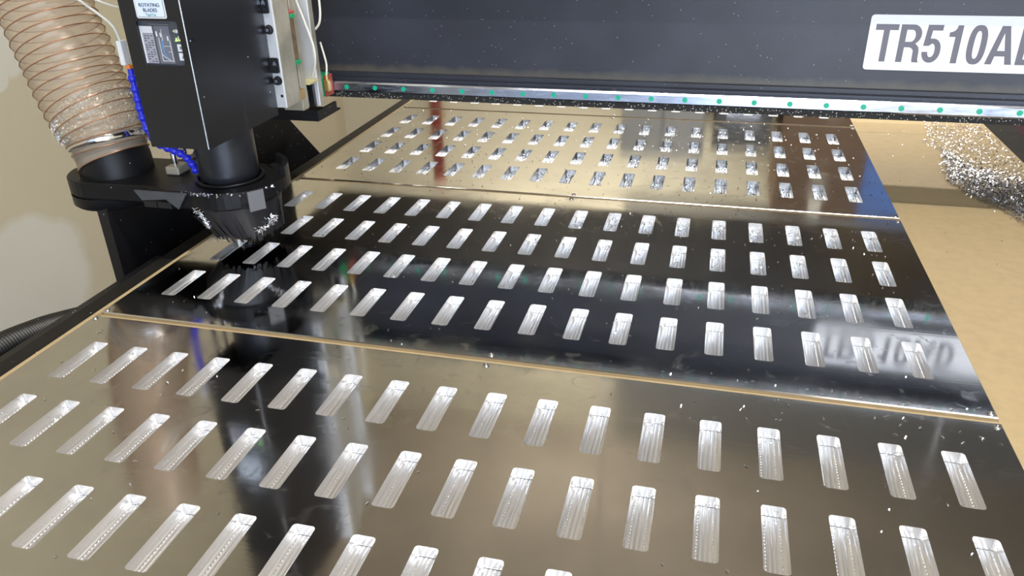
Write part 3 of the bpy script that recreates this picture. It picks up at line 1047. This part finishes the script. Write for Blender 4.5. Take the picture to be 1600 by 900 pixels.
# grey magnet on the front of the rim
a0 = math.radians(-36)
mg = MB()
for k in range(1):
    c = Vector((SC[0] + .0975 * math.cos(a0), SC[1] + .0975 * math.sin(a0), 0))
    tx = Vector((-math.sin(a0), math.cos(a0), 0))
    nx = Vector((math.cos(a0), math.sin(a0), 0))
    q = [(-0.0135, .089), (0.0135, .089), (0.0135, .1225), (-0.0135, .1225)]
    vs = [c + tx * p[0] + nx * d + Vector((0, 0, p[1])) for d in (.001, .004) for p in q]
    mg.add(vs, [(3, 2, 1, 0), (4, 5, 6, 7), (0, 1, 5, 4), (1, 2, 6, 5), (2, 3, 7, 6), (3, 0, 4, 7)])
mg.build('magnet_plate', MAT['magnet'], shoe, label='small grey magnet plate on the brush skirt')
# grey tape on the shoe front
tp = MB()
tp.prism([(-0.112, .1180), (-0.012, .1190), (-0.033, .0900), (-0.054, .1060), (-0.100, .1010)], 'y', 0.3600, 0.3635)
tp.build('tape_patch', MAT['tape'], shoe, label='grey tape wrapped over the shoe front')
for (x0, x1) in ((-0.098, -0.074), (-0.072, -0.046)):
    MB().box(x0, x1, 0.3605, 0.3625, 0.0895, 0.1005).build('tape_strip', MAT['blk'], shoe)
# bristles
rnd = random.Random(3)
bs = MB()
bs.tube([(SC[0] + .013, SC[1] + .003, .036), (SC[0] + .008, SC[1] + .002, .060), (SC[0], SC[1], .0885)], .07, 40, rad=[.055, .068, .078], closed_ends=False)
for layer in range(3):
    n = 110
    for i in range(n):
        a = 2 * PI * (i + rnd.random() * .6) / n
        r0 = RS - .004 - layer * .006
        r1 = r0 * .80 - rnd.uniform(.000, .008)
        w = rnd.uniform(.004, .007) / r0
        z1 = 0.028 + rnd.uniform(0, .008) - (0.008 if rnd.random() < .1 else 0)
        tw = rnd.uniform(-.05, .05)
        P = []
        for (r, z, s) in ((r0, .0885, 0), ((r0 * .55 + r1 * .45), .060, .4), (r1, z1, 1)):
            for sg_ in (-1, 1):
                aa = a + sg_ * w * (1 - .35 * s) + tw * s
                P.append((SC[0] + .014 * s + r * math.cos(aa), SC[1] + .003 * s + r * math.sin(aa), z))
        bs.add(P, [(0, 1, 3, 2), (2, 3, 5, 4)])
bs.build('brush_skirt', MAT['brush'], shoe, kind='stuff')
# swarf hanging on rim and brush
def flake(b, c, L, W, rnd, tilt=1.0, R=None):
    """one curled chip: two quads bent along its length."""
    ang = rnd.uniform(0, 2 * PI)
    d = Vector((math.cos(ang), math.sin(ang), rnd.uniform(-.5, .5) * tilt)).normalized()
    s = d.cross(Vector((rnd.uniform(-.6, .6) * tilt, rnd.uniform(-.6, .6) * tilt, 1)).normalized()).normalized()
    nn = d.cross(s)
    c = Vector(c)
    cu = rnd.uniform(.1, .4) * L
    p = [c - d * L / 2, c - nn * cu, c + d * L / 2]
    vs = []
    for q in p:
        vs += [q - s * W / 2, q + s * W / 2]
    b.add(vs, [(0, 1, 3, 2), (2, 3, 5, 4)])


sw = MB()
for i in range(90):
    a = math.radians(rnd.uniform(-118, -14))
    rr = .0985 if a > math.radians(-58) else RS + .0015
    z = .1225 if a > math.radians(-58) else .1205
    flake(sw, (SC[0] + rr * math.cos(a), SC[1] + rr * math.sin(a), z - abs(rnd.gauss(0, .0025))), rnd.uniform(.003, .007), rnd.uniform(.0015, .0032), rnd)
sw.build('rim_swarf', MAT['chip'], shoe, kind='stuff', label='silver chips caught along the shoe rim')


def needles(b, c, n, spread, L, rnd):
    for _ in range(n):
        o = Vector(c) + Vector((rnd.gauss(0, spread[0]), rnd.gauss(0, spread[1]), rnd.gauss(0, spread[2])))
        d = Vector((rnd.gauss(0, 1), rnd.gauss(0, 1), rnd.gauss(0, .8))).normalized()
        s = d.orthogonal().normalized() * .0005
        l = rnd.uniform(.4, 1) * L
        b.add([o - s, o + s, o + d * l + s * .4, o + d * l - s * .4], [(0, 1, 2, 3)])


nb = MB()
for i in range(8):
    t = i / 7
    needles(nb, (0.000 + .011 * t + .004 * math.sin(t * 3), 0.360 + .006 * t, 0.089 - .030 * t), 16, (.0016, .001, .002), .007, rnd)
for i in range(8):
    t = i / 7
    needles(nb, (0.128 - .034 * t, 0.392 - .006 * t, 0.078 - .026 * t), 18, (.0025, .002, .0022), .008, rnd)
nb.build('brush_swarf', MAT['chip'], shoe, kind='stuff', label='tufts of silver swarf clinging to the brush')
# chrome guide rods and clamp behind the hose
for (x, y, z0, z1, r) in ((-0.093, 0.452, .128, .26, .0050), (-0.078, 0.464, .135, .26, .0038), (-0.056, 0.480, .15, .26, .0030)):
    MB().cyl((x, y, z0), (x, y, z1), r, n=16).build('guide_rod', MAT['chrome'], head)
MB().box(-0.104, -0.078, 0.436, 0.470, 0.1196, 0.134, .002).build('rod_clamp', MAT['alutan'], shoe)
MB().box(-0.083, -0.074, 0.452, 0.459, 0.170, 0.178, .001).build('rod_fitting', MAT['white'], head)
# blue jointed coolant hose
jl = [(-0.1270, .438, .3000), (-0.1275, .438, .2750), (-0.1270, .438, .2500), (-0.1265, .438, .2280), (-0.1240, .440, .2000), (-0.1130, .442, .1760), (-0.0950, .444, .1660), (-0.0760, .443, .1600), (-0.0620, .442, .1530), (-0.0530, .441, .1440), (-0.0470, .440, .1350), (-0.0445, .440, .1250)]
jp = smooth_path(jl, 3)
cool = None
first = MB().tube(jp, .0048, 10).build('coolant_hose', MAT['blue'], head, label='blue jointed coolant hose')
acc = 0
for i in range(1, len(jp)):
    acc += (jp[i] - jp[i - 1]).length
    if acc > .0105:
        acc = 0
        MB().ball(jp[i], .0074, 12).build('hose_joint', MAT['blue'], first)
MB().box(-0.137, -0.128, 0.430, 0.446, 0.3060, 0.345, .001).build('valve_block', MAT['white'], head, label='white valve block beside the housing')
MB().box(-0.131, -0.124, 0.433, 0.443, 0.3000, 0.3060, .0005).build('valve_collar', MAT['orange'], head, label='orange collar')
MB().tube(smooth_path([(-0.26, 0.42, 0.50), (-0.215, 0.42, 0.435), (-0.170, 0.425, 0.400), (-0.140, .434, .370), (-0.134, .438, .345)]), .0022, 8).build('air_tube', MAT['cable'], head)
MB().tube(smooth_path([(-0.245, 0.42, 0.50), (-0.190, 0.415, 0.425), (-0.150, 0.425, 0.408), (-0.120, .44, .395), (-0.095, .47, .39)]), .0016, 8).build('air_tube', MAT['cable'], head)

# ------------------------------------------------------------------ dust hose
hose = thing('dust_hose', 'wide clear tan ribbed suction hose rising at far left from the dust shoe', 'hose', (PC[0], PC[1], .12))
axis = smooth_path([(-0.2090, .4455, .1380), (-0.2130, .4470, .1480), (-0.2266, .4553, .1913), (-0.2597, .4678, .2541), (-0.2826, .4790, .3101), (-0.3010, .4872, .3509), (-0.3180, .4970, .3974), (-0.345, .512, .48), (-0.38, .54, .60), (-0.43, .58, .78)], 16)
# arclength resample
cum = [0]
for i in range(1, len(axis)):
    cum.append(cum[-1] + (axis[i] - axis[i - 1]).length)


def at(s):
    s = min(max(s, 0), cum[-1] - 1e-6)
    import bisect
    i = max(0, bisect.bisect_right(cum, s) - 1)
    t = (s - cum[i]) / max(1e-9, cum[i + 1] - cum[i])
    return axis[i].lerp(axis[i + 1], t), (axis[i + 1] - axis[i]).normalized()


HP = 0.0172


def hose_r(s):
    t = min(1, max(0, (s - .012) / .062))
    return .0630 + .0125 * t * t * (3 - 2 * t)


N = 40
steps = 10
total = int(cum[-1] / HP * steps) - 1
vs, fs = [], []
for k in range(total):
    for i in range(N + 1):
        ph = i / N
        s = (k / steps + ph) * HP
        frac = (k / steps) % 1.0
        p, t = at(s)
        a = t.cross(Vector((0, 1, 0))).normalized()
        b_ = t.cross(a)
        w = abs(2 * frac - 1)                     # 1 at the wire, 0 between
        r = hose_r(s) - 0.0024 * (1 - w) ** 1.3
        vs.append(p + (a * math.cos(2 * PI * ph) + b_ * math.sin(2 * PI * ph)) * r)
for k in range(total - 1):
    for i in range(N):
        q = k * (N + 1) + i
        fs.append((q, q + 1, q + N + 2, q + N + 1))
MB().add(vs, fs, True).build('hose_wall', MAT['hose'], hose)
wire = []
turns = int(cum[-1] / HP) - 1
for k in range(turns * N):
    s = k / N * HP
    p, t = at(s)
    a = t.cross(Vector((0, 1, 0))).normalized()
    b_ = t.cross(a)
    ph = 2 * PI * (k % N) / N
    wire.append(p + (a * math.cos(ph) + b_ * math.sin(ph)) * (hose_r(s) + .0002))
MB().tube(wire, .0009, 6).build('hose_wire', MAT['copper'], hose, label='copper coloured spiral wire')
cb = MB()
cb.tube([at(.0300)[0], at(.0302)[0], at(.0420)[0], at(.0422)[0]], .066, 48, rad=[.0650, .0662, .0668, .0656], closed_ends=False)
cb.build('hose_clamp', MAT['chrome'], hose, label='shiny steel hose clamp')
hc = MB()
for i in range(3000):
    a = rnd.uniform(0, 2 * PI)
    sa = .046 + .040 * rnd.random() ** .8 * (1 + .55 * math.cos(a + 0.6))
    r = (hose_r(sa) - .0034) * math.sqrt(rnd.uniform(.88, 1))
    q, tq = at(sa)
    ea = tq.cross(Vector((0, 1, 0))).normalized()
    eb = tq.cross(ea)
    q = q + (Vector((1, 0, 0)) - tq * tq.x).normalized() * (r * math.cos(a)) + (Vector((0, 1, 0)) - tq * tq.y).normalized() * (r * math.sin(a))
    flake(hc, q, rnd.uniform(.004, .009), .0028, rnd)
hc.build('trapped_chips', MAT['dullchip'], hose, kind='stuff', label='silver chips trapped inside the hose')

# ------------------------------------------------------------------ black conduit beside the bed
cd = thing('conduit', 'black ribbed flexible conduit beside the left edge of the bed', 'conduit', (-0.195, 0.1, -0.07))
path = smooth_path([(-0.182, 0.34, -0.12), (-0.186, 0.28, -0.088), (-0.190, 0.220, -0.0690), (-0.190, 0.170, -0.0560), (-0.190, 0.100, -0.0440), (-0.192, 0.02, -0.042), (-0.195, -0.15, -0.06), (-0.20, -0.35, -0.14)], 60)
MB().tube(path, .02, 16, rad=[.0225 if (i // 2) % 2 else .0200 for i in range(len(path))]).build('conduit_sleeve', MAT['conduit'], cd)
for y in (0.20, -0.10):
    MB().box(-0.205, -0.126, y - .008, y + .008, -0.100, -0.092).build('conduit_bracket', MAT['blk'], cd)

# ------------------------------------------------------------------ loose chips
def inpoly(x, y, poly):
    c = False
    j = len(poly) - 1
    for i in range(len(poly)):
        if (poly[i][1] > y) != (poly[j][1] > y) and x < (poly[j][0] - poly[i][0]) * (y - poly[i][1]) / (poly[j][1] - poly[i][1]) + poly[i][0]:
            c = not c
        j = i
    return c


rnd = random.Random(11)
outer = [(1.335, 1.62), (1.335, 1.50), (1.320, 1.38), (1.292, 1.30), (1.330, 1.22), (1.300, 1.16), (1.285, 1.04), (1.305, 0.975), (1.318, 0.925), (1.345, 0.872), (1.362, 0.80), (1.385, 0.74), (1.43, 0.70), (1.466, 0.70), (1.470, 1.62)]
dense = [(1.300, 1.12), (1.290, 1.03), (1.312, 0.94), (1.348, 0.875), (1.37, 0.80), (1.41, 0.75), (1.468, 0.73), (1.468, 1.03), (1.40, 1.06), (1.345, 1.14), (1.32, 1.25)]
pile = MB()
n = 0
while n < 4300:
    x, y = rnd.uniform(1.28, 1.474), rnd.uniform(.68, 1.62)
    if not inpoly(x, y, outer):
        continue
    if inpoly(x, y, dense):
        z = MZ + .001 + rnd.random() * .012
    else:
        if rnd.random() > .5:
            continue
        z = MZ + .001 + rnd.random() * .004
    flake(pile, (x, y, z), rnd.uniform(.003, .0070), rnd.uniform(.0010, .0022), rnd)
    n += 1
n = 0
while n < 2600:
    x, y = rnd.uniform(1.28, 1.474), rnd.uniform(.72, 1.27)
    if inpoly(x, y, dense):
        flake(pile, (x, y, MZ + .001 + rnd.random() * .018), rnd.uniform(.003, .009), rnd.uniform(.0014, .003), rnd)
        n += 1
for _ in range(120):
    x, y = rnd.uniform(1.17, 1.47), rnd.uniform(.3, 1.6)
    if rnd.random() < .35 + .65 * (x - 1.17) / .3 and (y > .6 or rnd.random() < .25):
        flake(pile, (x, y, MZ + .0008), rnd.uniform(.002, .005), rnd.uniform(.0008, .0016), rnd, .4)
o = pile.build('chip_pile', MAT['chip'], kind='stuff')
tag(o, 'drift of silver metal chips lying on the brown board at far right', 'metal chips')


def on_slot(x, y):
    for i in range(4):
        y0, y1 = plates_y[i]
        if y0 <= y <= y1:
            yt = y1 - .0658 - SL
            for r in range(4):
                if yt - r * RP < y < yt - r * RP + SL:
                    c = round((x - SW / 2) / PITCH)
                    return abs(x - SW / 2 - c * PITCH) < SW / 2 and 0 <= c <= 17
    return False


def scatter(name, label, areas, fills):
    b = MB()
    for (x0, x1, y0, y1, n, L) in areas:
        k = 0
        while k < n:
            x, y = rnd.uniform(x0, x1), rnd.uniform(y0, y1)
            k += 1
            if on_slot(x, y):
                continue
            flake(b, (x, y, .0007), rnd.uniform(.5, 1) * L, rnd.uniform(.0008, .0017), rnd, .35)
    for (pi, r, c, n) in fills:
        yt = plates_y[pi][1] - .0658 - SL - r * RP
        for _ in range(n):
            flake(b, (c * PITCH + rnd.uniform(.003, SW - .003), yt + rnd.uniform(.003, SL - .004), -SD + rnd.uniform(.001, .0085)), rnd.uniform(.003, .007), rnd.uniform(.001, .0022), rnd)
    o = b.build(name, MAT['chip'], kind='stuff')
    return tag(o, label, 'metal chips')


f3 = []
for r in range(4):
    for c in range(18):
        amt = int(20 + 38 * max(0, 1 - abs(c - 11) / 8) + rnd.uniform(-8, 12))
        if c < 4:
            amt = int(rnd.uniform(4, 26))
        if c > 14:
            amt = int(rnd.uniform(8, 30))
        f3.append((2, r, c, amt))
scatter('loose_chips', 'small silver chips scattered over the third sheet and in its slots',
        [(-0.04, 1.15, 0.80, 1.40, 520, .0042), (0.0, 0.35, .85, 1.38, 70, .006)], f3)
f2 = []
for c in range(18):
    f2.append((1, 0, c, int(max(0, 46 - 7 * abs(c - 12.5))) if c > 6 else rnd.randrange(0, 5)))
    f2.append((1, 1, c, int(max(0, 16 - 2 * abs(c - 12.5))) if c > 5 else rnd.randrange(0, 4)))
    f2.append((1, 2, c, rnd.randrange(0, 4)))
    f2.append((1, 3, c, rnd.randrange(0, 2)))
scatter('loose_chips', 'few silver chips scattered over the second sheet and its back slots',
        [(0.25, 1.14, 0.60, 0.77, 170, .0055), (0.2, 1.14, 0.36, 0.60, 75, .005), (-0.04, 1.14, 0.17, 0.36, 50, .0045), (.75, 1.15, .168, .185, 22, .006)], f2)
scatter('loose_chips', 'odd silver chips lying on the nearest sheet',
        [(-0.04, 1.15, -0.30, 0.14, 42, .005), (0.8, 1.15, .10, .15, 30, .007), (-.04, .25, 0.0, .12, 10, .007)], [(0, 1, 0, 6), (0, 1, 1, 5), (0, 0, 12, 2)])
tb_ = MB()
needles(tb_, (-0.062, 0.482, 0.009), 150, (.0035, .0045, .003), .014, rnd)
for _ in range(60):
    flake(tb_, (rnd.gauss(-.062, .004), rnd.gauss(.484, .005), abs(rnd.gauss(.004, .004))), .006, .0018, rnd)
for _ in range(26):
    flake(tb_, (rnd.gauss(.0355, .003), rnd.gauss(.436, .012), .0012 + abs(rnd.gauss(0, .001))), .006, .0028, rnd)
o = tb_.build('swarf_tuft', MAT['chip'], kind='stuff')
tag(o, 'bristly tuft of swarf at the left board edge below the router brush', 'metal chips')

# ------------------------------------------------------------------ invented things at the back of the workshop, added for the sheets' reflections
cab = thing('added_cabinet', 'added grey steel cabinet at the back wall, for its reflection in the third sheet', 'cabinet', (0.55, 3.55, FLOOR))
MB().box(0.36, 0.78, 3.30, 3.80, FLOOR, 0.72, .006).build('cabinet_body', MAT['grey'], cab)
for x0, x1 in ((0.37, 0.565), (0.575, 0.77)):
    dr = MB().box(x0, x1, 3.285, 3.30, FLOOR + .06, 0.70, .003).build('door', MAT['grey'], cab)
    MB().box(x1 - .03 if x0 < .5 else x0 + .015, x1 - .015 if x0 < .5 else x0 + .03, 3.265, 3.285, -.1, .06).build('handle', MAT['steel'], dr)
cab = thing('added_chest', 'added black tool chest with drawers beside the grey cabinet, for its reflection', 'tool chest', (0.95, 3.55, FLOOR))
MB().box(0.82, 1.10, 3.32, 3.80, FLOOR, 0.66, .006).build('chest_body', MAT['darkgrey'], cab)
for i in range(7):
    dr = MB().box(0.83, 1.09, 3.30, 3.32, FLOOR + .06 + i * .2, FLOOR + .24 + i * .2, .004).build('drawer', MAT['darkgrey'], cab)
    MB().box(0.88, 1.04, 3.285, 3.30, FLOOR + .2 + i * .2, FLOOR + .215 + i * .2).build('handle', MAT['steel'], dr)
for (x0, x1, z0, z1, lab) in ((1.14, 1.58, FLOOR, -.2, 'lowest brown carton of the stack added for reflections beside the black tool chest'), (1.16, 1.60, -.2, .42, 'middle brown carton of the stack added for reflections beside the black tool chest'),
                              (1.15, 1.56, .42, .98, 'topmost brown carton of the stack added for reflections beside the black tool chest')):
    ct = thing('carton', lab, 'box', ((x0 + x1) / 2, 3.54, z0), 'added cartons at the back wall')
    MB().box(x0, x1, 3.30, 3.78, z0 + .001, z1 - .001, .004).build('carton_body', MAT['card'], ct)
    MB().box((x0 + x1) / 2 - .03, (x0 + x1) / 2 + .03, 3.298, 3.2999, z1 - .2, z1 - .003).build('packing_tape', MAT['alutan'], ct)
nb_ = thing('added_board', 'added plain blue board on the back wall right of the cartons, for its reflection', 'board', (1.85, 3.82, .7))
MB().box(1.64, 2.06, 3.80, 3.826, 0.72, 1.16, .004).build('board_face', MAT['bluepaint'], nb_)
for z0, z1 in ((.705, .72), (1.16, 1.175)):
    MB().box(1.63, 2.07, 3.795, 3.826, z0, z1).build('board_edge', MAT['alutan'], nb_)
lc = thing('low_cabinet', 'low dark maroon cabinet glimpsed beyond the far right corner of the bed', 'cabinet', (2.6, 3.5, FLOOR))
MB().box(2.02, 3.3, 3.22, 3.78, FLOOR + .002, -.12, .006).build('cabinet_body', MAT['maroon'], lc)
MB().box(2.00, 3.32, 3.20, 3.79, -.119, -.09, .004).build('cabinet_top', MAT['darkgrey'], lc)
for x0 in (2.05, 2.48, 2.91):
    dr = MB().box(x0, x0 + .38, 3.20, 3.22, FLOOR + .06, -.15, .003).build('door', MAT['maroon'], lc)
    MB().box(x0 + .33, x0 + .345, 3.185, 3.20, -.5, -.35).build('handle', MAT['steel'], dr)
gc = thing('added_pipe', 'added upright red pipe near the back left corner, for its reflection', 'pipe', (-0.76, 3.62, FLOOR))
d = MB()
d.lathe([(0.001, FLOOR), (.09, FLOOR), (.09, FLOOR + .012), (.036, FLOOR + .014), (.034, FLOOR + .02), (.034, 1.0), (.040, 1.0), (.040, 1.03), (.001, 1.03)], (-0.76, 3.62), 32)
d.build('pipe_body', MAT['red'], gc)
MB().cyl((-0.76, 3.62, .62), (-0.70, 3.62, .62), .018, n=12).build('valve', MAT['brass'], gc)
